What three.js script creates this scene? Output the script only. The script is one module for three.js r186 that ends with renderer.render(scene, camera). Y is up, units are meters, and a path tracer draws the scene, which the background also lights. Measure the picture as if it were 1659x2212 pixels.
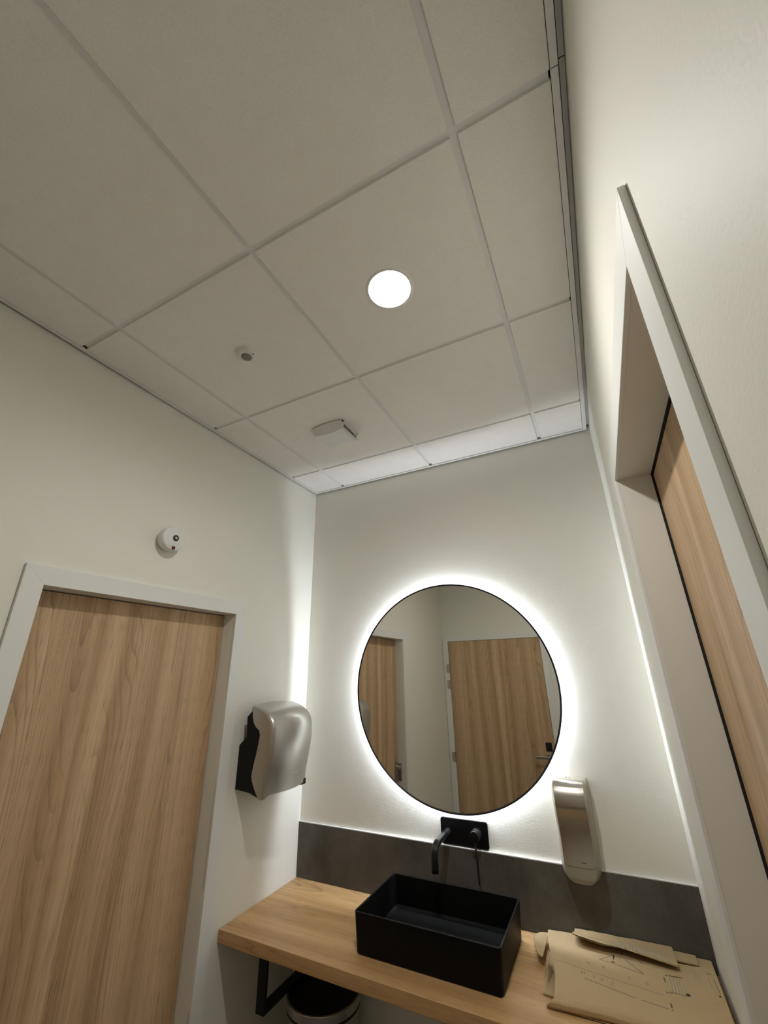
import * as THREE from 'three';
import { RoundedBoxGeometry } from 'three/addons/geometries/RoundedBoxGeometry.js';
import { mergeGeometries, toCreasedNormals } from 'three/addons/utils/BufferGeometryUtils.js';
import { ImprovedNoise } from 'three/addons/math/ImprovedNoise.js';
import { RectAreaLightUniformsLib } from 'three/addons/lights/RectAreaLightUniformsLib.js';

/* ---------- camera, light, exposure ---------- */
const H = 2.90, W = 1.666, DZ = 2.45;            // ceiling height, room width, room depth
const scene = new THREE.Scene();
scene.background = new THREE.Color(0x000000);
const camera = new THREE.PerspectiveCamera(102.895, 1659 / 2212, 0.02, 30);
{
  const right = new THREE.Vector3(0.89282953, -0.01651802, -0.45009175);
  const up = new THREE.Vector3(0.18019503, 0.92896295, 0.32335365);
  const back = new THREE.Vector3(0.4127774, -0.36980399, 0.83238202);
  camera.position.set(1.51566, H - 1.13268, 2.03812);
  camera.quaternion.setFromRotationMatrix(new THREE.Matrix4().makeBasis(right, up, back));
}
RectAreaLightUniformsLib.init();
const renderer = new THREE.WebGLRenderer();
renderer.toneMapping = THREE.LinearToneMapping;
renderer.toneMappingExposure = 1.86;
renderer.shadowMap.enabled = true;
const DOWN = { x: 1.127, z: 1.187, r: 0.066, color: 0xfffdf8, power: 1.40 };       // recessed ceiling lamp
const RING = { x: 0.8427, y: H - 1.2011, r: 0.446, z: 0.0105, h: 0.007, n: 40, color: 0xe9f1ff, power: 108 };   // strip behind the mirror

/* ---------- helpers ---------- */
let seed = 7;
const rnd = () => { seed = (seed * 1664525 + 1013904223) >>> 0; return seed / 4294967296; };
const N3 = new ImprovedNoise();
const ns = (x, y, z = 0) => N3.noise(x + 31.7, y + 17.3, z + 5.1);
const fbm = (x, y, z = 0, o = 4) => { let s = 0, a = 0.5, f = 1; for (let i = 0; i < o; i++) { s += a * ns(x * f, y * f, z + i * 9.7); a *= 0.5; f *= 2.03; } return s; };
const used = {};
function numbered(n) { if (!(n in used)) { used[n] = 0; return n; } used[n]++; return n + '_' + String(used[n]).padStart(3, '0'); }
function mesh(name, geo, mat, parent) {
  const m = new THREE.Mesh(geo, mat); m.name = name; m.castShadow = m.receiveShadow = true;
  if (parent) parent.add(m);
  return m;
}
function tag(o, label, category, kind, group) {
  o.userData.label = label; o.userData.category = category;
  if (kind) o.userData.kind = kind;
  if (group) o.userData.group = group;
  return o;
}
function thing(name, label, category, pos = [0, 0, 0], kind) {
  const g = new THREE.Group(); g.name = numbered(name); g.position.set(...pos); scene.add(g);
  return tag(g, label, category, kind);
}
// uv in metres from position, by dominant normal
function metreUV(g, s = 1, swap = false) {
  if (g.index) g = g.toNonIndexed();
  const p = g.attributes.position, n = g.attributes.normal, uv = new Float32Array(p.count * 2);
  for (let i = 0; i < p.count; i++) {
    const x = p.getX(i), y = p.getY(i), z = p.getZ(i), ax = Math.abs(n.getX(i)), ay = Math.abs(n.getY(i)), az = Math.abs(n.getZ(i));
    let u, v;
    if (ax >= ay && ax >= az) { u = z; v = y; } else if (ay >= az) { u = x; v = z; } else { u = x; v = y; }
    if (swap) [u, v] = [v, u];
    uv[2 * i] = u / s; uv[2 * i + 1] = v / s;
  }
  g.setAttribute('uv', new THREE.BufferAttribute(uv, 2));
  return g;
}
function bx(x0, x1, y0, y1, z0, z1) {
  const g = new THREE.BoxGeometry(x1 - x0, y1 - y0, z1 - z0);
  g.translate((x0 + x1) / 2, (y0 + y1) / 2, (z0 + z1) / 2);
  return metreUV(g);
}
function rb(x0, x1, y0, y1, z0, z1, r = 0.002, seg = 2) {
  const g = new RoundedBoxGeometry(x1 - x0, y1 - y0, z1 - z0, seg, r);
  g.translate((x0 + x1) / 2, (y0 + y1) / 2, (z0 + z1) / 2);
  return metreUV(g);
}
const merge = (l) => mergeGeometries(l.map((g) => { const q = g.index ? g.toNonIndexed() : g; for (const k of Object.keys(q.attributes)) if (!['position', 'normal', 'uv'].includes(k)) q.deleteAttribute(k); return q; }));
function cyl(r0, r1, h, seg, axis, at) {
  const g = new THREE.CylinderGeometry(r0, r1, h, seg);
  if (axis === 'x') g.rotateZ(-Math.PI / 2); if (axis === 'z') g.rotateX(Math.PI / 2);
  g.translate(...at); return g.toNonIndexed();
}
function lathe(pts, seg, axis, at) {
  const g = new THREE.LatheGeometry(pts.map((p) => new THREE.Vector2(...p)), seg);
  if (axis === 'x') g.rotateZ(-Math.PI / 2); if (axis === 'z') g.rotateX(Math.PI / 2); if (axis === '-y') g.rotateX(Math.PI);
  g.translate(...at); return g.toNonIndexed();
}
// rows of equally long point lists -> surface, optionally closed round and capped
function loft(rows, { closed = false, caps = false, crease = 0.6 } = {}) {
  const pos = [], m = rows[0].length, q = (a, b, c) => pos.push(...a, ...b, ...c);
  const e = closed ? m : m - 1;
  for (let i = 0; i + 1 < rows.length; i++) for (let j = 0; j < e; j++) {
    const a = rows[i][j], b = rows[i][(j + 1) % m], c = rows[i + 1][(j + 1) % m], d = rows[i + 1][j];
    q(a, b, c); q(a, c, d);
  }
  if (caps) for (const [r, f] of [[rows[0], 1], [rows[rows.length - 1], 0]]) {
    const c = [0, 1, 2].map((k) => r.reduce((s, p) => s + p[k], 0) / m);
    for (let j = 0; j < m; j++) f ? q(c, r[(j + 1) % m], r[j]) : q(c, r[j], r[(j + 1) % m]);
  }
  const g = new THREE.BufferGeometry();
  g.setAttribute('position', new THREE.Float32BufferAttribute(pos, 3));
  g.setAttribute('uv', new THREE.Float32BufferAttribute(new Float32Array(pos.length / 3 * 2), 2));
  g.computeVertexNormals();
  return metreUV(toCreasedNormals(g, crease));
}
const tube = (pts, r, seg = 40, rad = 18, closed = false) => new THREE.TubeGeometry(new THREE.CatmullRomCurve3(pts.map((p) => new THREE.Vector3(...p)), closed, 'catmullrom', 0.5), seg, r, rad, closed).toNonIndexed();
function poly(points, depth, bevel = 0) {
  const s = new THREE.Shape(points.map((p) => new THREE.Vector2(...p)));
  return new THREE.ExtrudeGeometry(s, { depth, bevelEnabled: bevel > 0, bevelThickness: bevel, bevelSize: bevel, bevelSegments: 2, bevelOffset: -bevel });
}
const lerp = (a, b, t) => a + (b - a) * t, clamp = (v) => Math.max(0, Math.min(1, v)), smooth = (a, b, v) => { const t = clamp((v - a) / (b - a)); return t * t * (3 - 2 * t); };

/* ---------- textures ---------- */
function dataTex(w, h, fn, srgb, repeat) {
  const d = new Uint8Array(w * h * 4);
  for (let j = 0; j < h; j++) for (let i = 0; i < w; i++) {
    const c = fn(i, j, w, h), k = (j * w + i) * 4;
    d[k] = Math.max(0, Math.min(255, c[0])); d[k + 1] = Math.max(0, Math.min(255, c[1])); d[k + 2] = Math.max(0, Math.min(255, c[2])); d[k + 3] = 255;
  }
  const t = new THREE.DataTexture(d, w, h);
  t.wrapS = t.wrapT = THREE.RepeatWrapping; t.magFilter = THREE.LinearFilter; t.minFilter = THREE.LinearMipmapLinearFilter; t.generateMipmaps = true;
  if (srgb) t.colorSpace = THREE.SRGBColorSpace;
  if (repeat) t.repeat.set(...repeat);
  t.needsUpdate = true; return t;
}
// wood: a across the grain, b along it, both in metres
function wood(a, b, z, pal) {
  const wide = fbm(a * 2.0, b * 0.24, z, 3) * 0.11 + ns(a * 8, b * 0.7, z + 3) * 0.010;
  const q = a + wide;
  const plank = fbm(q * 17, b * 0.10, z + 11, 4);
  const k1 = q * 60 + fbm(q * 5, b * 0.45, z + 21, 3) * 16, saw = k1 - Math.floor(k1);
  const line = Math.pow(saw, 5) * (0.15 + 0.85 * clamp(0.35 + 1.9 * ns(q * 11, b * 0.5, z + 2)));
  const fine = ns(q * 210, b * 2.2, z + 5) * 0.6 + ns(q * 520, b * 6, z + 8) * 0.45;
  const pore = clamp((ns(q * 420, b * 15, z + 14) - 0.28) * 3);
  const t = clamp(0.5 + plank * 1.35 + fine * 0.5), k = 1 - 0.20 * line - 0.14 * pore;
  return [0, 1, 2].map((i) => lerp(pal[0][i], pal[1][i], t) * k);
}
const doorPal = [[182, 149, 112], [222, 191, 152]];
const doorTex = dataTex(1024, 1536, (i, j, w, h) => wood(i / w * 1.0, j / h * 2.4, 2, doorPal), true);
const topTex = dataTex(1536, 512, (i, j, w, h) => wood(j / h * 0.6, i / w * 1.8, 40, [[186, 146, 96], [216, 178, 128]]), true);
const paintBump = dataTex(512, 512, (i, j) => { const v = 128 + 70 * ns(i / 512 * 150, j / 512 * 150, 3) + 60 * ns(i / 512 * 64, j / 512 * 64, 9); return [v, v, v]; });
const tileBump = dataTex(512, 512, () => { const v = 110 + rnd() * 110; return [v, v, v]; });
const tileCol = dataTex(512, 512, (i, j) => { const v = rnd() * 14 + fbm(i / 60, j / 60, 2, 3) * 4; return [245 + v - 7, 242 + v - 7, 235 + v - 7]; }, true);
const slateTex = dataTex(1024, 256, (i, j) => { const v = fbm(i / 110, j / 110, 4, 5) * 30 + ns(i / 3, j / 3) * 7 + fbm(i / 16, j / 30, 8, 3) * 8; return [96 + v, 93 + v, 88 + v]; }, true);
const floorTex = dataTex(256, 256, (i, j) => { const v = fbm(i / 40, j / 40, 6, 4) * 24 + ns(i / 2, j / 2) * 8; return [150 + v, 146 + v, 138 + v]; }, true);

/* ---------- materials ---------- */
const std = (o) => new THREE.MeshPhysicalMaterial(o);
const rep = (t, x, y) => { const c = t.clone(); c.repeat.set(x, y); c.needsUpdate = true; return c; };
const M = {
  wall: std({ color: new THREE.Color().setRGB(0.88, 0.868, 0.785), roughness: 0.55, specularIntensity: 0.35, bumpMap: rep(paintBump, 2, 2), bumpScale: 0.0003 }),
  casing: std({ color: new THREE.Color().setRGB(0.85, 0.86, 0.83), roughness: 0.45 }),
  jamb: std({ color: new THREE.Color().setRGB(0.82, 0.805, 0.745), roughness: 0.5 }),
  tile: std({ map: rep(tileCol, 2, 2), roughness: 0.95, bumpMap: rep(tileBump, 2.5, 2.5), bumpScale: 0.0006 }),
  grid: std({ color: new THREE.Color().setRGB(0.83, 0.825, 0.81), roughness: 0.45 }),
  dark: std({ color: new THREE.Color().setRGB(0.02, 0.018, 0.016), roughness: 0.8 }),
  door: std({ map: rep(doorTex, 1, 1 / 2.4), roughness: 0.5 }),
  top: std({ map: rep(topTex, 1 / 1.8, 1 / 0.6), roughness: 0.45 }),
  slate: std({ map: rep(slateTex, 1 / 1.7, 1 / 0.43), roughness: 0.62, specularIntensity: 0.25 }),
  floor: std({ map: rep(floorTex, 1, 1), roughness: 0.6 }),
  black: std({ color: new THREE.Color().setRGB(0.003, 0.003, 0.003), roughness: 0.5, specularIntensity: 0.35 }),
  blackRim: std({ color: new THREE.Color().setRGB(0.006, 0.006, 0.006), roughness: 0.3, specularIntensity: 0.6 }),
  blackBody: std({ color: new THREE.Color().setRGB(0.006, 0.006, 0.006), roughness: 0.5, specularIntensity: 0.5 }),
  mirror: std({ color: new THREE.Color().setRGB(0.80, 0.80, 0.76), metalness: 1, roughness: 0.012 }),
  frame: std({ color: new THREE.Color().setRGB(0.015, 0.015, 0.017), roughness: 0.35, metalness: 0.3 }),
  alu: std({ color: new THREE.Color().setRGB(0.7, 0.7, 0.7), roughness: 0.5 }),
  silver: std({ color: new THREE.Color().setRGB(0.50, 0.49, 0.45), roughness: 0.36, metalness: 0.85 }),
  champagne: std({ color: new THREE.Color().setRGB(0.36, 0.325, 0.255), roughness: 0.40, metalness: 0.45 }),
  panel: std({ color: new THREE.Color().setRGB(0.46, 0.43, 0.38), roughness: 0.30, metalness: 0.95 }),
  chrome: std({ color: new THREE.Color().setRGB(0.55, 0.54, 0.52), roughness: 0.3, metalness: 1 }),
  steel: std({ color: new THREE.Color().setRGB(0.42, 0.41, 0.39), roughness: 0.35, metalness: 1 }),
  white: std({ color: new THREE.Color().setRGB(0.82, 0.82, 0.80), roughness: 0.45 }),
  seal: std({ color: new THREE.Color().setRGB(0.84, 0.83, 0.79), roughness: 0.5 }),
  lens: std({ color: new THREE.Color().setRGB(0.20, 0.20, 0.19), roughness: 0.35 }),
  mouth: std({ color: new THREE.Color().setRGB(0.42, 0.42, 0.40), roughness: 0.5 }),
  red: std({ color: new THREE.Color().setRGB(0.10, 0.012, 0.012), roughness: 0.4 }),
  lampGlow: std({ color: 0xffffff, emissive: new THREE.Color(1, 0.98, 0.95), emissiveIntensity: 4, roughness: 0.6 }),
  stripGlow: std({ color: 0xffffff, emissive: new THREE.Color(0.92, 0.96, 1), emissiveIntensity: 2, roughness: 0.6 }),
};

/* ---------- room shell ---------- */
const D1 = { z0: 0.592, z1: 1.387, y1: H - 0.857 };           // door opening in the left wall
const D2 = { z0: 0.643, z1: 1.480, y1: H - 0.566 };           // in the right wall
const D3 = { x0: 0.060, x1: 1.000, y1: H - 0.815 };           // in the wall behind the camera
const TOPY = H + 0.30;
const shell = (name, list, mat, label, category) => { const m = mesh(name, merge(list), mat, scene); return tag(m, label, category, 'structure'); };
shell('floor', [bx(-0.4, W + 0.5, -0.1, 0, -0.2, DZ + 0.3)], M.floor, 'dark grey-brown floor under the countertop', 'floor');
shell('wall_back', [bx(-0.2, W + 0.3, 0, TOPY, -0.12, 0)], M.wall, 'off-white painted wall behind the round mirror', 'wall');
shell('wall_left', [bx(-0.14, 0, 0, TOPY, 0, D1.z0 - 0.012), bx(-0.14, 0, 0, TOPY, D1.z1 + 0.012, DZ), bx(-0.14, 0, D1.y1 + 0.012, TOPY, D1.z0 - 0.012, D1.z1 + 0.012)], M.wall, 'cream painted wall with paper towel dispenser and wood door', 'wall');
shell('wall_right', [bx(W, W + 0.15, 0, TOPY, 0, D2.z0 - 0.012), bx(W, W + 0.15, 0, TOPY, D2.z1 + 0.012, DZ), bx(W, W + 0.15, D2.y1 + 0.012, TOPY, D2.z0 - 0.012, D2.z1 + 0.012)], M.wall, 'pale painted wall with the tall recessed doorway', 'wall');
shell('wall_rear', [bx(-0.2, D3.x0, 0, TOPY, DZ, DZ + 0.12), bx(D3.x1, W + 0.3, 0, TOPY, DZ, DZ + 0.12), bx(D3.x0, D3.x1, D3.y1, TOPY, DZ, DZ + 0.12)], M.wall, 'painted wall with wood door seen only in the mirror', 'wall');

/* ceiling: lay-in tiles in a recessed grid */
{
  const g = thing('ceiling', 'suspended ceiling of off-white square tiles in a metal grid', 'ceiling', [0, H, 0], 'structure');
  const X = [0.2284, 0.8284, 1.4284], Z = [0.2831, 0.8831, 1.4831, 2.0831];
  const in0 = 0.026, gp = 0.0085, drop = 0.006;                // trim width, half groove, tile drop
  const xs = [in0, ...X, W - 0.030], zs = [in0, ...Z, DZ - in0];
  for (let i = 0; i + 1 < xs.length; i++) for (let j = 0; j + 1 < zs.length; j++) {
    const a = i ? gp : 0.0012, b = i < xs.length - 2 ? gp : 0.0012, c = j ? gp : 0.0012, d = j < zs.length - 2 ? gp : 0.0012;
    const t = rb(xs[i] + a, xs[i + 1] - b, -drop, 0.012, zs[j] + c, zs[j + 1] - d, 0.0012, 1);
    // hole for the lamp in its tile
    mesh('ceiling_tile', t, M.tile, g);
  }
  // grid bars end a little short of the wall trim
  for (const x of X) mesh('grid_bar', bx(x - 0.012, x + 0.012, 0.0, 0.004, in0 + 0.010, DZ - in0 - 0.010), M.grid, g);
  for (const z of Z) for (let i = 0; i + 1 < xs.length; i++)
    mesh('grid_bar', bx(xs[i] + (i ? 0.0121 : 0.010), xs[i + 1] - (i < xs.length - 2 ? 0.0121 : 0.004), 0.0002, 0.0042, z - 0.012, z + 0.012), M.grid, g);
  // stepped wall trim: flange carrying the tiles, then a shadow gap at the wall
  const seam = 1.493, ft = -0.0085;
  const st = (x0, x1, z0, z1) => bx(x0, x1, ft, 0.0, z0, z1);
  const w2 = 0.030;
  for (const [z0, z1] of [[in0, seam - 0.0012], [seam + 0.0012, DZ - in0]]) {
    mesh('wall_trim', merge([st(W - w2, W - 0.014, z0, z1), bx(W - 0.0155, W - 0.014, ft, 0.012, z0, z1), bx(W - 0.0155, W - 0.0008, 0.010, 0.0125, z0, z1)]), M.grid, g);
  }
  mesh('wall_trim', merge([st(0.010, in0, in0, DZ - in0), bx(0.010, 0.0115, ft, 0.012, in0, DZ - in0), bx(0.0008, 0.0115, 0.010, 0.0125, in0, DZ - in0)]), M.grid, g);
  mesh('wall_trim', merge([st(0.010, W - 0.014, 0.010, in0), bx(0.0008, W - 0.0008, ft, 0.012, 0.010, 0.0115), bx(0.0008, W - 0.0008, 0.010, 0.0125, 0.0008, 0.0115)]), M.grid, g);
  mesh('wall_trim', merge([st(0.010, W - 0.014, DZ - in0, DZ - 0.010), bx(0.0008, W - 0.0008, 0.010, 0.0125, DZ - 0.0115, DZ - 0.0008)]), M.grid, g);
  mesh('slab', bx(-0.14, W + 0.15, 0.18, 0.30, -0.05, DZ + 0.05), M.dark, g);
}

/* ---------- doors ---------- */
function leverHandle(parent, place) {           // local: x out of the door face, y up, z along the lever
  const h = mesh('handle', merge([
    rb(0, 0.008, -0.026, 0.026, -0.026, 0.026, 0.002), cyl(0.009, 0.009, 0.05, 20, 'x', [0.03, 0, 0]),
    rb(0.046, 0.060, -0.010, 0.010, -0.012, 0.125, 0.004),
  ]), M.chrome, parent);
  const l = mesh('lock_plate', merge([rb(0, 0.008, -0.026, 0.026, -0.026, 0.026, 0.002), cyl(0.010, 0.010, 0.016, 20, 'x', [0.012, 0, 0])]), M.chrome, parent);
  place(h, 0); place(l, -0.075);
}
// three mitred boards round an opening; outlines in (z, y), thickness from x0 to x1
function mitred(d, z, c, y1, x0, x1, bv, e) {
  for (const o of [[[-c, 0], [0, 0], [0, y1 - e], [-c, y1 + c - e]], [[z, 0], [z + c, 0], [z + c, y1 + c - e], [z, y1 - e]], [[-c + e, y1 + c], [e, y1], [z - e, y1], [z + c - e, y1 + c]]]) {
    const g = poly(o.map(([a, b]) => [-a, b]).reverse(), x1 - x0 - 2 * bv, bv).translate(0, 0, bv).rotateY(Math.PI / 2).translate(x0, 0, 0);
    mesh('casing', metreUV(g), M.casing, d);
  }
}
{ // left wall
  const d = thing('door_1', 'closed oak-look door in white frame left of the towel dispenser', 'door', [0, 0, D1.z0], 'structure');
  const z = D1.z1 - D1.z0, c = 0.058, t = 0.012, y1 = D1.y1;
  const leaf = mesh('door_leaf', bx(-0.105, -0.065, 0.006, y1 - 0.004, 0.003, z - 0.005), M.door, d);
  mesh('jamb', merge([bx(-0.139, 0.002, 0, y1, -0.0115, 0), bx(-0.139, -0.032, 0, y1, z, z + 0.0115), bx(-0.0318, 0.002, 0, y1, z - 0.002, z + 0.0115), bx(-0.139, 0.002, y1, y1 + 0.0115, -0.0115, z + 0.0115)]), M.jamb, d);
  mitred(d, z, c, y1, 0.0005, t, 0.0003, 0.0001);
  mesh('lock_plate', merge([rb(-0.065, -0.057, 0.98, 1.14, z - 0.060, z - 0.018, 0.003), cyl(0.011, 0.011, 0.02, 20, 'x', [-0.048, 1.10, z - 0.039]), rb(-0.040, -0.028, 1.09, 1.11, z - 0.062, z - 0.016, 0.004)]), M.chrome, leaf);
  mesh('strike_plate', rb(-0.060, -0.036, 1.00, 1.12, z - 0.003, z - 0.0005, 0.001, 1), M.chrome, d);
}
{ // right wall
  const d = thing('door_2', 'tall oak-look door deep in the white doorway beside the mirror wall', 'door', [W, 0, D2.z0], 'structure');
  const z = D2.z1 - D2.z0, c = 0.0735, t = -0.011, y1 = D2.y1;
  const leaf2 = mesh('door_leaf', bx(0.094, 0.134, 0.006, y1 - 0.006, 0.006, z - 0.006), M.door, d);
  mesh('jamb', merge([bx(-0.002, 0.088, 0, y1, -0.0115, 0), bx(-0.002, 0.088, 0, y1, z, z + 0.0115), bx(-0.002, 0.088, y1, y1 + 0.0115, -0.0115, z + 0.0115)]), M.jamb, d);
  mesh('gasket', merge([bx(0.088, 0.149, 0, y1 + 0.0115, -0.0115, -0.001), bx(0.088, 0.149, 0, y1 + 0.0115, z + 0.001, z + 0.0115), bx(0.088, 0.149, y1 + 0.001, y1 + 0.0115, -0.001, z + 0.001)]), M.dark, d);
  mitred(d, z, c, y1, t, -0.0005, 0.0012, 0.0006);
  leverHandle(leaf2, (o, dy) => { o.position.set(0.094, 1.05 + dy, z - 0.06); o.rotation.z = Math.PI; });
}
{ // behind the camera, seen in the mirror
  const d = thing('door_3', 'closed oak-look door with hinges, reflected in the round mirror', 'door', [D3.x0, 0, DZ], 'structure');
  const x = D3.x1 - D3.x0, y1 = D3.y1;
  const leaf3 = mesh('door_leaf', bx(0.006, x - 0.006, 0.006, y1 - 0.005, -0.004, 0.036), M.door, d);
  mesh('casing', rb(-0.055, 0.003, 0, y1 - 0.0003, -0.010, -0.0005, 0.002), M.casing, d);
  mesh('casing', rb(x - 0.003, x + 0.055, 0, y1 - 0.0003, -0.010, -0.0005, 0.002), M.casing, d);
  mesh('casing', rb(-0.055, x + 0.055, y1 - 0.002, y1 + 0.055, -0.010, -0.0005, 0.002), M.casing, d);
  for (const y of [H - 1.085, H - 1.241, H - 1.893]) mesh('hinge', merge([cyl(0.007, 0.007, 0.09, 14, 'y', [0.0, y, -0.013]), rb(-0.03, 0.0, y - 0.04, y + 0.04, -0.012, -0.010, 0.0008, 1)]), M.chrome, d);
  leverHandle(leaf3, (o, dy) => { o.position.set(x - 0.055, 1.055 + dy, -0.004); o.rotation.y = Math.PI / 2; o.rotation.order = 'YXZ'; o.rotation.x = 0; o.scale.z = -1; });
  mesh('indicator', rb(x - 0.082, x - 0.028, 1.10, 1.17, -0.010, -0.004, 0.002), M.frame, leaf3);
}

/* ---------- ceiling fittings ---------- */
{
  const d = thing('downlight', 'glowing round downlight recessed in a ceiling tile', 'lamp', [DOWN.x, H - 0.006, DOWN.z]);
  mesh('rim', lathe([[DOWN.r, 0.0], [DOWN.r, 0.0025], [DOWN.r + 0.002, 0.004], [DOWN.r + 0.007, 0.003], [DOWN.r + 0.009, 0.0002]], 64, '-y', [0, 0, 0]), M.white, d);
  mesh('diffuser', cyl(DOWN.r, DOWN.r, 0.0015, 64, 'y', [0, -0.0010, 0]), M.lampGlow, d);
  const l = new THREE.SpotLight(DOWN.color, DOWN.power, 0, 1.55, 1, 2);          // wide beam of the reflector, fading towards its edge
  l.name = 'downlight_light'; l.position.set(0, -0.036, 0); l.target.position.set(0, -2, 0); l.shadow.radius = 1.6;
  d.add(l); d.add(l.target); l.target.name = 'beam_target';
}
{
  const s = thing('motion_sensor', 'small round white ceiling sensor with dark lens', 'sensor', [0.530, H - 0.006, 1.186]);
  const flg = mesh('flange', lathe([[0.037, 0.0], [0.0365, 0.003], [0.034, 0.008], [0.028, 0.0125], [0.020, 0.015], [0.0195, 0.010], [0.0, 0.010]], 48, '-y', [0, 0, 0]), M.white, s);
  mesh('lens', lathe([[0.0192, 0.010], [0.0185, 0.0155], [0.013, 0.0178], [0.0, 0.0188]], 40, '-y', [0, 0, 0]), M.lens, s);
  mesh('slot', rb(0.024, 0.033, -0.0135, -0.008, -0.004, -0.001, 0.0008, 1), M.lens, flg);
}
{ // low air diffuser with one open mouth
  const v = thing('air_diffuser', 'white curved ceiling air outlet with one rectangular mouth', 'air outlet', [0.535, H - 0.006, 0.60]);
  const A = [-0.093, 0.056], B = [0.085, 0.061], D = [0.083, -0.081], E2 = [-0.093, -0.085], h = 0.042;
  const arc = (p, q, b, n) => Array.from({ length: n + 1 }, (_, i) => { const t = i / n, k = 4 * t * (1 - t) * b, dx = q[0] - p[0], dz = q[1] - p[1], l = Math.hypot(dx, dz); return [p[0] + dx * t - dz / l * k, p[1] + dz * as1(t) + dx / l * k]; });
  function as1(t) { return t; }
  const up = [...arc(A, B, 0.014, 16), ...arc(D, E2, 0.014, 16)];
  const lo = [...arc([A[0] + 0.018, A[1] - 0.006], [B[0] - 0.002, B[1] - 0.004], -0.012, 16), ...arc([D[0] - 0.002, D[1] + 0.006], [E2[0] + 0.018, E2[1] + 0.006], -0.012, 16)];
  const rowsUp = up.map(([x, z]) => [x, -0.0035, z]), mid = up.map(([x, z], i) => [lerp(x, lo[i][0], 0.25), -h * 0.5, lerp(z, lo[i][1], 0.25)]), rowsLo = lo.map(([x, z]) => [x, -h, z]);
  // shell without the side B-D (that is the mouth)
  const shellRows = (r) => { const o = []; for (let i = 17; i < 34; i++) o.push(r[i]); for (let i = 0; i < 17; i++) o.push(r[i]); return o; };
  mesh('body', merge([loft([shellRows(rowsUp), shellRows(mid), shellRows(rowsLo)], { crease: 0.5 }), poly(lo.map(([x, z]) => [x, -z]), 0.003).rotateX(-Math.PI / 2).translate(0, -h - 0.0015, 0)]), M.white, v);
  mesh('mouth_frame', merge([bx(0.080, 0.087, -0.013, -0.0035, -0.081, 0.061), bx(0.080, 0.087, -h - 0.0015, -h + 0.004, -0.075, 0.057), bx(0.080, 0.087, -h, -0.0035, 0.050, 0.061), bx(0.080, 0.087, -h, -0.0035, -0.081, -0.071)]), M.white, v);
  mesh('mouth', bx(0.066, 0.069, -h, -0.004, -0.071, 0.05), M.mouth, v);
  mesh('base', bx(-0.05, 0.06, -0.0045, 0, -0.045, 0.035), M.white, v);
}

/* ---------- alarm on the left wall ---------- */
{
  const a = thing('alarm_beacon', 'small round white wall alarm above the left door', 'alarm', [0.0005, H - 0.604, 1.003]);
  mesh('body', lathe([[0.044, 0], [0.046, 0.010], [0.050, 0.018], [0.052, 0.032], [0.0505, 0.041], [0.045, 0.0475], [0.012, 0.050], [0, 0.051]], 56, 'x', [0, 0, 0]), M.white, a);
  const lr = mesh('lens_ring', lathe([[0.0125, 0.0], [0.0125, 0.0035], [0.009, 0.004], [0.008, 0.002], [0, 0.002]], 30, 'x', [0.0495, 0.002, -0.003]), M.dark, a);
  mesh('lens', lathe([[0.0075, 0.0], [0.0065, 0.003], [0.003, 0.0048], [0, 0.005]], 24, 'x', [0.0515, 0.002, -0.003]), M.chrome, lr);
  mesh('indicator', rb(0.046, 0.0515, -0.046, -0.033, -0.008, 0.006, 0.002), M.red, a);
}

/* ---------- mirror with light strip ---------- */
{
  const m = thing('round_mirror', 'large round backlit mirror with thin black frame', 'mirror', [RING.x, RING.y, 0]);
  const R = 0.493;
  mesh('mirror_glass', cyl(R - 0.005, R - 0.005, 0.004, 128, 'z', [0, 0, 0.0325]), M.mirror, m);
  mesh('frame', lathe([[R - 0.0075, 0.027], [R, 0.027], [R, 0.0350], [R - 0.001, 0.0362], [R - 0.0075, 0.0362], [R - 0.0075, 0.027]], 128, 'z', [0, 0, 0]), M.frame, m);
  mesh('backing', merge([cyl(R - 0.006, R - 0.006, 0.003, 96, 'z', [0, 0, 0.0288]), cyl(RING.r - 0.006, RING.r - 0.006, 0.0265, 96, 'z', [0, 0, 0.0138])]), M.alu, m);
  mesh('light_strip', cyl(RING.r - 0.002, RING.r - 0.002, RING.h, 96, 'z', [0, 0, RING.z]), M.stripGlow, m);
  const len = 2 * Math.PI * RING.r / RING.n;
  for (let i = 0; i < RING.n; i++) {
    const a = (i + 0.5) / RING.n * Math.PI * 2, l = new THREE.RectAreaLight(RING.color, RING.power, len, RING.h);
    l.name = 'light_strip_light';
    l.position.set(Math.cos(a) * RING.r, Math.sin(a) * RING.r, RING.z);
    // -z of the light points outward, its x runs along the ring
    const f = new THREE.Vector3(-Math.cos(a), -Math.sin(a), 0), xx = new THREE.Vector3(-Math.sin(a), Math.cos(a), 0), yy = new THREE.Vector3().crossVectors(f, xx);
    l.quaternion.setFromRotationMatrix(new THREE.Matrix4().makeBasis(xx, yy, f));
    m.add(l);
  }
}

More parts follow.
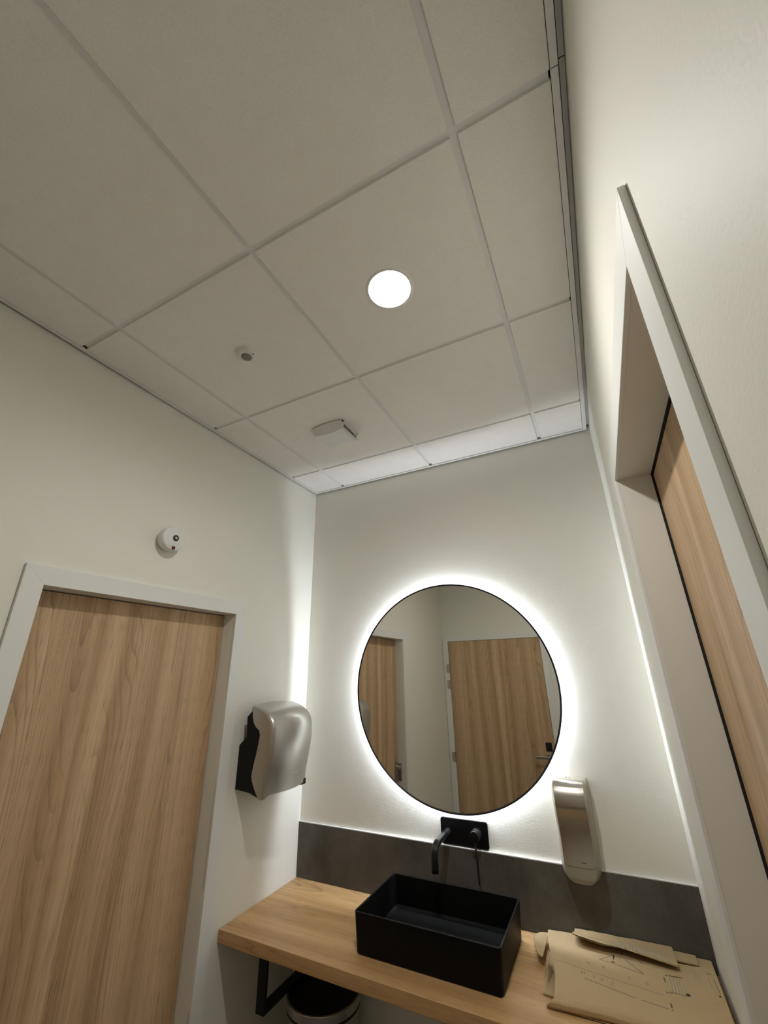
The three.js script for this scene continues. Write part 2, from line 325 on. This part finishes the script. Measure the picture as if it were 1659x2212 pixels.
/* ---------- vanity ---------- */
const CT = H - 2.037;                                          // countertop surface
{
  const s = thing('backsplash', 'dark grey slate-look upstand along the wall above the countertop', 'backsplash', [0, CT, 0]);
  mesh('panel', bx(0.001, W - 0.001, 0.0005, 0.2215, 0.0005, 0.012), M.slate, s);
  mesh('sealant', bx(0.001, W - 0.001, 0.2215, 0.2245, 0.0005, 0.0105), M.seal, s);
}
{
  const c = mesh('countertop', rb(0.0015, W - 0.0015, CT - 0.042, CT, 0.0005, 0.490, 0.002), M.top, scene);
  c.name = numbered('countertop');
  tag(c, 'thick light oak countertop carrying the black basin', 'countertop');
}
function bracket(x, label) {
  const b = thing('wall_bracket', label, 'bracket', [x, CT - 0.0425, 0]);
  const w = 0.040, h = 0.205, zf = 0.405;
  mesh('front_bar', rb(-w / 2, w / 2, -h, 0, zf - 0.012, zf, 0.001, 1), M.blackBody, b);
  mesh('lower_bar', rb(-w / 2, w / 2, -h, -h + 0.012, 0.006, zf - 0.0121, 0.001, 1), M.blackBody, b);
  mesh('upper_bar', rb(-w / 2, w / 2, -0.012, 0, 0.006, zf - 0.0121, 0.001, 1), M.blackBody, b);
  mesh('wall_bar', rb(-w / 2, w / 2, -h, 0, 0.0005, 0.006, 0.001, 1), M.blackBody, b);
}
bracket(0.160, 'black steel bracket under the countertop end, beside the waste bin');
bracket(0.905, 'black steel bracket under the countertop below the basin');
{ // waste bin
  const b = thing('waste_bin', 'round steel bin with black top under the countertop', 'bin', [0.291, 0, 0.181]);
  const r = 0.145, h = 0.610;
  mesh('body', lathe([[0, 0.012], [r - 0.004, 0.012], [r - 0.003, 0.02], [r - 0.003, h - 0.035]], 64, 'y', [0, 0, 0]), M.steel, b);
  mesh('base', lathe([[0, 0], [r - 0.001, 0], [r, 0.006], [r, 0.016], [r - 0.003, 0.02]], 64, 'y', [0, 0, 0]), M.blackBody, b);
  mesh('band', lathe([[r - 0.004, h - 0.040], [r - 0.001, h - 0.039], [r - 0.001, h - 0.030], [r - 0.004, h - 0.029]], 64, 'y', [0, 0, 0]), M.dark, b);
  mesh('rim', lathe([[r - 0.004, h - 0.030], [r, h - 0.029], [r + 0.001, h - 0.004], [r - 0.001, h], [r - 0.006, h], [r - 0.008, h - 0.01]], 64, 'y', [0, 0, 0]), M.steel, b);
  mesh('lid', lathe([[r - 0.007, h - 0.012], [r - 0.008, h - 0.004], [r - 0.02, h - 0.001], [0, h + 0.004]], 64, 'y', [0, 0, 0]), M.blackBody, b);
}
{ // basin
  const b = thing('basin', 'black rectangular vessel sink on the oak countertop', 'sink', [0.817, CT + 0.0003, 0.236]);
  const h = 0.117, tW = 0.262, tD = 0.168, bW = 0.255, bD = 0.163, th = 0.007;
  const rr = (hw, hd, r, y, n = 7) => {
    const o = [];
    for (const [sx, sz, a0] of [[1, 1, 0], [-1, 1, 1], [-1, -1, 2], [1, -1, 3]]) for (let i = 0; i <= n; i++) { const a = (a0 + i / n) * Math.PI / 2; o.push([sx * (hw - r) + Math.cos(a) * r, y, sz * (hd - r) + Math.sin(a) * r]); }
    return o;
  };
  const rows = [rr(bW - 0.004, bD - 0.004, 0.012, 0), rr(bW, bD, 0.014, 0.004), rr(tW, tD, 0.014, h - 0.001), rr(tW - 0.001, tD - 0.001, 0.013, h), rr(tW - th + 0.001, tD - th + 0.001, 0.009, h), rr(tW - th, tD - th, 0.008, h - 0.001),
    rr(bW - th - 0.004, bD - th - 0.004, 0.012, 0.022), rr(bW - th - 0.012, bD - th - 0.012, 0.010, 0.014), rr(0.06, 0.04, 0.028, 0.014)].map((r) => r.reverse());
  const bowl = mesh('bowl', loft(rows, { closed: true, caps: true, crease: 0.3 }), M.black, b);
  mesh('drain', lathe([[0, 0.002], [0.022, 0.002], [0.030, 0.0035], [0.032, 0.0005]], 40, 'y', [0, 0.0136, 0]), M.blackRim, b);
}
{ // wall tap
  const f = thing('wall_tap', 'black wall-mounted tap with spout and pin lever under the mirror', 'tap', [0.860, H - 1.762, 0]);
  const plate = new THREE.Shape(); const pw = 0.1025, ph = 0.047, r = 0.010;
  plate.moveTo(-pw + r, -ph); plate.lineTo(pw - r, -ph); plate.quadraticCurveTo(pw, -ph, pw, -ph + r); plate.lineTo(pw, ph - r); plate.quadraticCurveTo(pw, ph, pw - r, ph); plate.lineTo(-pw + r, ph); plate.quadraticCurveTo(-pw, ph, -pw, ph - r); plate.lineTo(-pw, -ph + r); plate.quadraticCurveTo(-pw, -ph, -pw + r, -ph);
  mesh('plate', new THREE.ExtrudeGeometry(plate, { depth: 0.006, bevelEnabled: true, bevelThickness: 0.001, bevelSize: 0.001, bevelSegments: 2, bevelOffset: -0.001 }).translate(0, 0, 0.0015), M.black, f);
  const sx = -0.070, sy = -0.002, path = [[sx, sy, 0.006]];
  for (let i = 1; i <= 5; i++) path.push([sx, sy, 0.006 + i * 0.028]);
  for (let i = 1; i <= 8; i++) { const a = i / 8 * Math.PI / 2; path.push([sx, sy - 0.038 * (1 - Math.cos(a)), 0.146 + 0.038 * Math.sin(a)]); }
  path.push([sx, sy - 0.055, 0.184], [sx, sy - 0.077, 0.184]);
  const sp = mesh('spout', merge([tube(path, 0.0132, 80, 24)]), M.blackRim, f);
  mesh('spout_end', lathe([[0.0132, 0.004], [0.0136, 0.003], [0.0136, -0.008], [0.009, -0.008], [0.009, -0.002], [0, -0.002]], 30, 'y', [sx, sy - 0.077, 0.184]), M.blackRim, sp);
  const kx = 0.056, ky = 0.004;
  const kn = mesh('knob', lathe([[0, 0.006], [0.0205, 0.006], [0.0205, 0.030], [0.0190, 0.031], [0.0190, 0.034], [0.0205, 0.035], [0.0205, 0.056], [0.0190, 0.058], [0, 0.058]], 40, 'z', [kx, ky, 0]), M.blackRim, f);
  mesh('pin_lever', merge([tube([[kx, ky - 0.016, 0.046], [kx + 0.003, ky - 0.05, 0.052], [kx + 0.007, ky - 0.090, 0.060], [kx + 0.012, ky - 0.148, 0.072]], 0.0036, 24, 12)]), M.blackRim, kn);
}

/* ---------- soap dispenser ---------- */
{
  const s = thing('soap_dispenser', 'champagne-grey wall soap dispenser with metallic front panel', 'soap dispenser', [1.311, H - 1.68, 0]);
  const y0 = -0.151, y1 = 0.156, HW = 0.067;
  const depth = (y) => { // front of the shell
    const t = (y - y0) / (y1 - y0);
    let d = 0.104 - 0.020 * Math.sin(Math.PI * clamp((t - 0.04) / 0.70)) + 0.004 * smooth(0.6, 0.85, t);
    const r = 0.085, k = clamp((y - (y1 - r)) / r); d -= 0.060 * (1 - Math.sqrt(Math.max(0, 1 - k * k)));
    return d;
  };
  const half = (y) => { const r = 0.045, k = clamp(((y0 + r) - y) / r), rt = 0.014, kt = clamp((y - (y1 - rt)) / rt); return HW - r * 0.75 * (1 - Math.sqrt(Math.max(0, 1 - k * k))) - rt * 0.6 * (1 - Math.sqrt(Math.max(0, 1 - kt * kt))); };
  const ys = []; for (let i = 0; i <= 60; i++) { const t = i / 60; ys.push(lerp(y0, y1, t)); }
  for (let i = 1; i <= 8; i++) ys.push(y0 + 0.0006 * i, y1 - 0.0006 * i); ys.sort((a, b) => a - b);
  const sec = (y, off = 0) => { const w = half(y), d = depth(y) + off; return [[-w, y, 0.0008], [-w, y, d * 0.55], [-w + 0.004, y, d - 0.022], [-w + 0.010, y, d - 0.007], [-w + 0.0145, y, d - 0.001], [-w + 0.019, y, d], [0, y, d + 0.002], [w - 0.019, y, d], [w - 0.0145, y, d - 0.001], [w - 0.010, y, d - 0.007], [w - 0.004, y, d - 0.022], [w, y, d * 0.55], [w, y, 0.0008]]; };
  const shl = mesh('shell', loft(ys.map((y) => sec(y)), { closed: true, caps: true, crease: 0.55 }), M.champagne, s);
  const py0 = y0 + 0.045, pw = (y) => { const r = 0.018, k = clamp(((py0 + r) - y) / r); return 0.0525 - r * (1 - Math.sqrt(Math.max(0, 1 - k * k))) * 0.8; };
  const pys = ys.filter((y) => y >= py0 && y < y1 - 0.001);
  const prow = (y) => { const w = pw(y), d = depth(y), n = []; for (let i = 0; i <= 12; i++) { const x = lerp(-w, w, i / 12); n.push([x, y, d + 0.0045 - 0.0014 * Math.pow(x / w, 4)]); } for (let i = 12; i >= 0; i--) { const x = lerp(-w, w, i / 12); n.push([x, y, d - 0.012]); } return n; };
  const fp = mesh('front_panel', loft(pys.map(prow), { closed: true, caps: true, crease: 0.5 }), M.panel, s);
  for (const x of [-0.008, 0.004]) mesh('sight_hole', cyl(0.0022, 0.0022, 0.002, 14, 'y', [x, y1 + 0.0004, 0.030]), M.dark, shl);
  mesh('logo', bx(0.006, 0.022, py0 + 0.014, py0 + 0.0152, depth(py0 + 0.015) + 0.004, depth(py0 + 0.015) + 0.0066), M.dark, fp);
}

/* ---------- paper towel dispenser ---------- */
{
  const s = thing('towel_dispenser', 'silver and black paper towel dispenser on the left wall', 'towel dispenser', [0, H - 1.43, 0.335]);
  const o = 1.43, hw = 0.145;
  const P = (l) => l.map(([x, y]) => [x, y + o]);
  // black body, side outline extruded along z
  const body = P([[0.001, -1.583], [0.082, -1.589], [0.125, -1.602], [0.150, -1.600], [0.165, -1.34], [0.130, -1.285], [0.068, -1.268], [0.032, -1.301], [0.039, -1.381], [0.001, -1.414]]);
  mesh('body', poly(body, 2 * hw - 0.010, 0.003).translate(0, 0, -hw + 0.005), M.blackBody, s);
  // silver cover
  const prof = P([[0.063, -1.254], [0.095, -1.263], [0.128, -1.276], [0.157, -1.294], [0.175, -1.315], [0.184, -1.340], [0.187, -1.375], [0.184, -1.422], [0.177, -1.470], [0.166, -1.525], [0.160, -1.565], [0.158, -1.592]]);
  const curve = new THREE.CatmullRomCurve3(prof.map(([x, y]) => new THREE.Vector3(x, y, 0)));
  const NU = 60, U = Array.from({ length: NU + 1 }, (_, i) => { const p = curve.getPoint(i / NU), t = curve.getTangent(i / NU); return { x: p.x, y: p.y, nx: -t.y, ny: t.x, u: i / NU }; });
  const S = [-1, -0.998, -0.99, -0.975, -0.955, -0.93]; for (let i = -8; i <= 8; i++) S.push(i * 0.11); S.push(0.93, 0.955, 0.975, 0.99, 0.998, 1); S.sort((a, b) => a - b);
  const off = (q, u) => { const e = clamp((Math.abs(q) - 0.92) / 0.08), r = 0.011; return 0.030 * (1 - q * q) * (0.35 + 0.65 * smooth(0.0, 0.4, u)) - r * (1 - Math.sqrt(Math.max(0, 1 - e * e))); };
  const pt = (q, p, extra = 0) => { const d = off(q, p.u) + extra; let y = p.y; return [p.x + p.nx * d, y + p.ny * d, q * hw]; };
  const foot = (q) => -0.016 * smooth(0.80, 0.98, Math.abs(q)) + 0.012 * (1 - q * q) * 0;
  const rows = S.map((q) => {
    const front = U.map((p) => { const a = pt(q, p); if (p.u > 0.85) a[1] += foot(q) * (p.u - 0.85) / 0.15; return a; });
    const backp = U.map((p) => { const a = pt(q, p, -0.006); if (p.u > 0.85) a[1] += foot(q) * (p.u - 0.85) / 0.15; return a; }).reverse();
    return [...front, ...backp];
  });
  const cover = mesh('cover', loft(rows.map((r) => r), { closed: true, caps: true, crease: 0.6 }), M.silver, s);
  const side = [...P([[0.064, -1.257], [0.095, -1.266], [0.128, -1.279], [0.154, -1.296], [0.170, -1.317], [0.177, -1.340], [0.180, -1.375], [0.177, -1.422], [0.170, -1.470], [0.159, -1.525], [0.154, -1.565], [0.153, -1.607], [0.136, -1.604], [0.115, -1.578], [0.096, -1.548], [0.089, -1.525], [0.095, -1.488], [0.104, -1.451], [0.113, -1.405], [0.118, -1.370], [0.110, -1.352], [0.090, -1.340], [0.075, -1.322], [0.066, -1.295]])].reverse();
  for (const q of [-1, 1]) mesh('side_panel', poly(side, 0.004, 0.001).translate(0, 0, q > 0 ? hw - 0.0042 : -hw + 0.0002), M.silver, s);
  mesh('paper_outlet', bx(0.095, 0.170, -1.600 + o, -1.578 + o, -hw + 0.012, -hw + 0.045), M.dark, s);
  for (const z of [-0.006, 0.006]) mesh('sight_hole', cyl(0.002, 0.002, 0.003, 14, 'y', [0.112, -1.2625 + o, z]), M.dark, cover);
  // small pale lettering low on the cover
  const cv = document.createElement('canvas'); cv.width = 256; cv.height = 64; const c = cv.getContext('2d');
  c.clearRect(0, 0, 256, 64); c.fillStyle = '#fff'; c.font = 'italic bold 50px sans-serif'; c.textAlign = 'center'; c.textBaseline = 'middle'; c.fillText('Power', 128, 34);
  const tx = new THREE.CanvasTexture(cv);
  const rowsL = [0.808, 0.842].map((u) => Array.from({ length: 9 }, (_, i) => { const q = lerp(0.10, -0.38, i / 8), p = curve.getPoint(u), t = curve.getTangent(u); return pt(q, { x: p.x, y: p.y, nx: -t.y, ny: t.x, u }, 0.0006); }));
  const lg = loft(rowsL); { const p = lg.attributes.position, uv = lg.attributes.uv; const ya = rowsL[0][0][1], yb = rowsL[1][0][1]; for (let i = 0; i < p.count; i++) uv.setXY(i, (0.10 * hw - p.getZ(i)) / (0.48 * hw), (p.getY(i) - yb) / (ya - yb)); }
  mesh('lettering', lg, std({ color: new THREE.Color().setRGB(0.8, 0.8, 0.76), roughness: 0.5, alphaMap: tx, transparent: true, side: THREE.DoubleSide }), cover);
}

/* ---------- torn cardboard ---------- */
{
  const X0 = 1.10, Z0 = 0.0, SX = 0.57, SZ = 0.57;            // printed area in metres
  const cv = document.createElement('canvas'); cv.width = cv.height = 1024; const c = cv.getContext('2d');
  const px = (x, z) => [(x - X0) / SX * 1024, (z - Z0) / SZ * 1024];
  c.fillStyle = '#bca47b'; c.fillRect(0, 0, 1024, 1024);
  for (let i = 0; i < 9000; i++) { const v = Math.floor(rnd() * 60), a = 0.05 + rnd() * 0.09; c.fillStyle = rnd() < 0.5 ? `rgba(${110 + v},${90 + v},${60 + v},${a})` : `rgba(${205 + v / 2},${185 + v / 2},${150 + v / 2},${a})`; c.fillRect(rnd() * 1024, rnd() * 1024, 1 + rnd() * 2, 2 + rnd() * 9); }
  for (let i = 0; i < 120; i++) { c.fillStyle = `rgba(140,115,80,${0.06 + rnd() * 0.07})`; c.fillRect(Math.floor(i / 120 * 1024), 0, 1.5, 1024); }
  const ink = 'rgba(52,46,36,'; c.lineCap = 'round';
  const path = (pts, w, a) => { c.strokeStyle = ink + a + ')'; c.lineWidth = w; c.beginPath(); pts.forEach(([x, z], i) => { const [u, v] = px(x, z); i ? c.lineTo(u, v) : c.moveTo(u, v); }); c.stroke(); };
  const blob = (x, z, r1, r2) => { const [u, v] = px(x, z); c.fillStyle = ink + '0.9)'; c.beginPath(); c.ellipse(u, v, r1, r2, 0.1, 0, 7); c.fill(); };
  // triangle marks on the lower sheet
  path([[1.372, 0.120], [1.332, 0.158], [1.455, 0.184], [1.408, 0.128]], 3.2, 0.85);
  blob(1.372, 0.158, 11, 6); path([[1.374, 0.118], [1.373, 0.140]], 8, 0.9);
  path([[1.359, 0.096], [1.344, 0.110]], 3, 0.8); path([[1.433, 0.092], [1.455, 0.128]], 3, 0.8); path([[1.366, 0.112], [1.425, 0.118]], 2.5, 0.6); blob(1.398, 0.100, 5, 4); path([[1.398, 0.080], [1.398, 0.092]], 4, 0.8);
  path([[1.185, 0.213], [1.50, 0.262]], 2.6, 0.5);
  path([[1.290, 0.268], [1.425, 0.300]], 3.0, 0.75); path([[1.440, 0.302], [1.505, 0.312]], 3.0, 0.75); path([[1.513, 0.290], [1.514, 0.305]], 6, 0.8); blob(1.514, 0.314, 3, 3);
  c.fillStyle = ink + '0.45)'; c.font = '34px sans-serif'; c.textAlign = 'center'; c.textBaseline = 'middle';
  for (const [t, x, z] of [['N', 1.300, 0.192], ['E', 1.345, 0.198], ['I', 1.415, 0.220], ['S', 1.460, 0.228], ['H', 1.287, 0.246], ['Y', 1.318, 0.252], ['V', 1.340, 0.258], ['2', 1.368, 0.264]]) c.fillText(t, ...px(x, z));
  // scuffs and staple marks near the wall
  for (const [x, z, l] of [[1.590, 0.10, 0.055], [1.596, 0.105, 0.07], [1.603, 0.11, 0.04], [1.625, 0.13, 0.05]]) path([[x, z], [x + 0.004, z + l]], 2, 0.35);
  path([[1.628, 0.105], [1.637, 0.105]], 6, 0.8); path([[1.640, 0.13], [1.644, 0.20]], 3, 0.6); blob(1.641, 0.212, 5, 8);
  // marks along the patch where the paper is torn off
  path([[1.515, 0.165], [1.555, 0.162]], 8, 0.8); path([[1.508, 0.18], [1.510, 0.20]], 5, 0.7); path([[1.507, 0.245], [1.518, 0.246]], 5, 0.8); blob(1.562, 0.236, 10, 12);
  const tex = new THREE.CanvasTexture(cv); tex.colorSpace = THREE.SRGBColorSpace;
  const cardM = std({ map: tex, roughness: 0.85, side: THREE.DoubleSide });
  const planar = (g) => { const p = g.attributes.position, uv = g.attributes.uv; for (let i = 0; i < p.count; i++) uv.setXY(i, (p.getX(i) + 1.40 - X0) / SX, 1 - (p.getZ(i) + 0.24 - Z0) / SZ); return g; };
  const cb = thing('torn_cardboard', 'flattened torn cardboard packaging lying on the countertop by the wall', 'cardboard', [1.40, CT + 0.0005, 0.24]);
  const L = ([x, y, z]) => [x - 1.40, y, z - 0.24];
  const sheet = (nu, nv, f, th) => { // f(u,v) -> [x,y,z] world; solid sheet of thickness th (downwards)
    const rows = [];
    for (let j = 0; j <= nv; j++) { const a = [], b = []; for (let i = 0; i <= nu; i++) { const p = f(i / nu, j / nv); a.push(L(p)); b.push(L([p[0], Math.max(0, p[1] - th), p[2]])); } rows.push([...a, ...b.reverse()]); }
    return planar(loft(rows, { closed: true, caps: true, crease: 0.5 }));
  };
  // upper panel: nearly flat, then curling over and back under at the front
  mesh('top_panel', sheet(44, 56, (u, v) => {
    const zf = 0.352 + 0.010 * Math.cos(u * 6) + 0.05 * u * u;
    const flat = clamp(v / 0.72), a = clamp((v - 0.72) / 0.28) * 2.7, r = 0.0165;
    const left = lerp(1.158, 1.212, smooth(0, 0.9, flat)) + 0.003 * ns(v * 9, 2) - 0.022 * smooth(0.3, 2.7, a), x = lerp(left, 1.652, u);
    let y = 0.024 + 0.010 * u + 0.010 * Math.sin(Math.PI * flat * 0.93) + 0.003 * ns(u * 5, v * 5) * (1 - flat * flat);
    let z = lerp(0.018 + 0.006 * ns(u * 6, 1), zf, flat);
    const s0 = (0.024 + 0.010 * u + 0.010 * Math.sin(Math.PI * 0.93) - 0.005) / (1 - Math.cos(2.7));
    if (a > 0) { y -= s0 * (1 - Math.cos(a)); z += r * 1.5 * Math.sin(a); }
    return [x, Math.max(y, 0.0042), z];
  }, 0.0035), cardM, cb);
  mesh('bottom_panel', sheet(20, 20, (u, v) => [lerp(1.175 + 0.01 * ns(v * 7, 5), 1.655, u), 0.0045 + 0.001 * clamp(ns(u * 4, v * 4)), lerp(0.016, 0.33 + 0.05 * u, v)], 0.004), cardM, cb);
  // torn flaps curling up at the left end
  mesh('flap', sheet(10, 16, (u, v) => { const w = 1 - Math.pow(2 * v - 1, 2), tip = 0.032 * Math.pow(w, 0.6) * (1 + 0.25 * ns(v * 10, 3)); return [lerp(1.163, 1.158 - tip, u), 0.026 + 0.004 * v + 0.012 * Math.sin(u * 2.2) * w, lerp(0.050, 0.205, v)]; }, 0.003), cardM, cb);
  mesh('flap', sheet(8, 14, (u, v) => { const w = 1 - Math.abs(2 * v - 1); return [1.172 + 0.010 * v + 0.016 * u * w, 0.030 + 0.004 * v + 0.020 * u * w, lerp(0.160, 0.305, v) + 0.01 * u]; }, 0.002), cardM, cb);
  // torn strip lying along the upstand
  const edge = (u) => 0.100 + 0.010 * Math.sin(u * 7) + 0.004 * ns(u * 30, 7) + 0.028 * u;
  mesh('torn_strip', sheet(60, 10, (u, v) => [lerp(1.252, 1.552, u) + (v - 0.5) * 0.006 * (u > 0.98 ? 1 : 0), 0.0435 + 0.006 * u + 0.019 * smooth(0.3, 1, v) * (1 - 0.62 * u) + 0.0015 * ns(u * 8, v * 3), lerp(0.018 + 0.003 * ns(u * 18, 4), edge(u), v)], 0.004), cardM, cb);
  // exposed corrugation along the torn edge and where the paper is ripped away
  const pale = std({ color: new THREE.Color().setRGB(0.58, 0.50, 0.37), roughness: 0.9 });
  const flutes = [];
  for (let i = 0; i < 34; i++) { const u = 0.42 + i / 34 * 0.5, x = lerp(1.252, 1.552, u), z = edge(u), y = 0.0435 + 0.006 * u + 0.019 * (1 - 0.62 * u); const t = tube([L([x, y + 0.0005, z - 0.014 - 0.006 * rnd()]), L([x, y + 0.0004, z - 0.006]), L([x + 0.001, y - 0.0014, z + 0.003])], 0.0014, 4, 6); flutes.push(t); }
  const fl = mesh('corrugation', merge(flutes), pale, cb); fl.userData.kind = 'stuff';
  const yTop = (x, z) => { const u = clamp((x - 1.18) / 0.47), v = clamp((z - 0.018) / 0.335); return 0.024 + 0.010 * u + 0.010 * Math.sin(Math.PI * v * 0.93) + 0.0012; };
  const rid = [];
  for (let i = 0; i < 5; i++) { const x = 1.520 + i * 0.008, z0 = 0.170 + i * 0.005, z1 = 0.245; rid.push(tube([L([x, yTop(x, z0), z0]), L([x + 0.001, yTop(x, (z0 + z1) / 2), (z0 + z1) / 2]), L([x + 0.002, yTop(x, z1), z1])], 0.0016, 6, 6)); }
  const rd = mesh('corrugation', merge(rid), pale, cb); rd.userData.kind = 'stuff';
  // loose corner piece standing at the wall end
  mesh('end_flap', sheet(8, 8, (u, v) => [lerp(1.548, 1.612, u), 0.040 + 0.004 * v, lerp(0.016, 0.075, v)], 0.004), cardM, cb);
}

scene.traverse((o) => { if (o.isLight) o.castShadow = !o.isRectAreaLight; });
renderer.render(scene, camera);
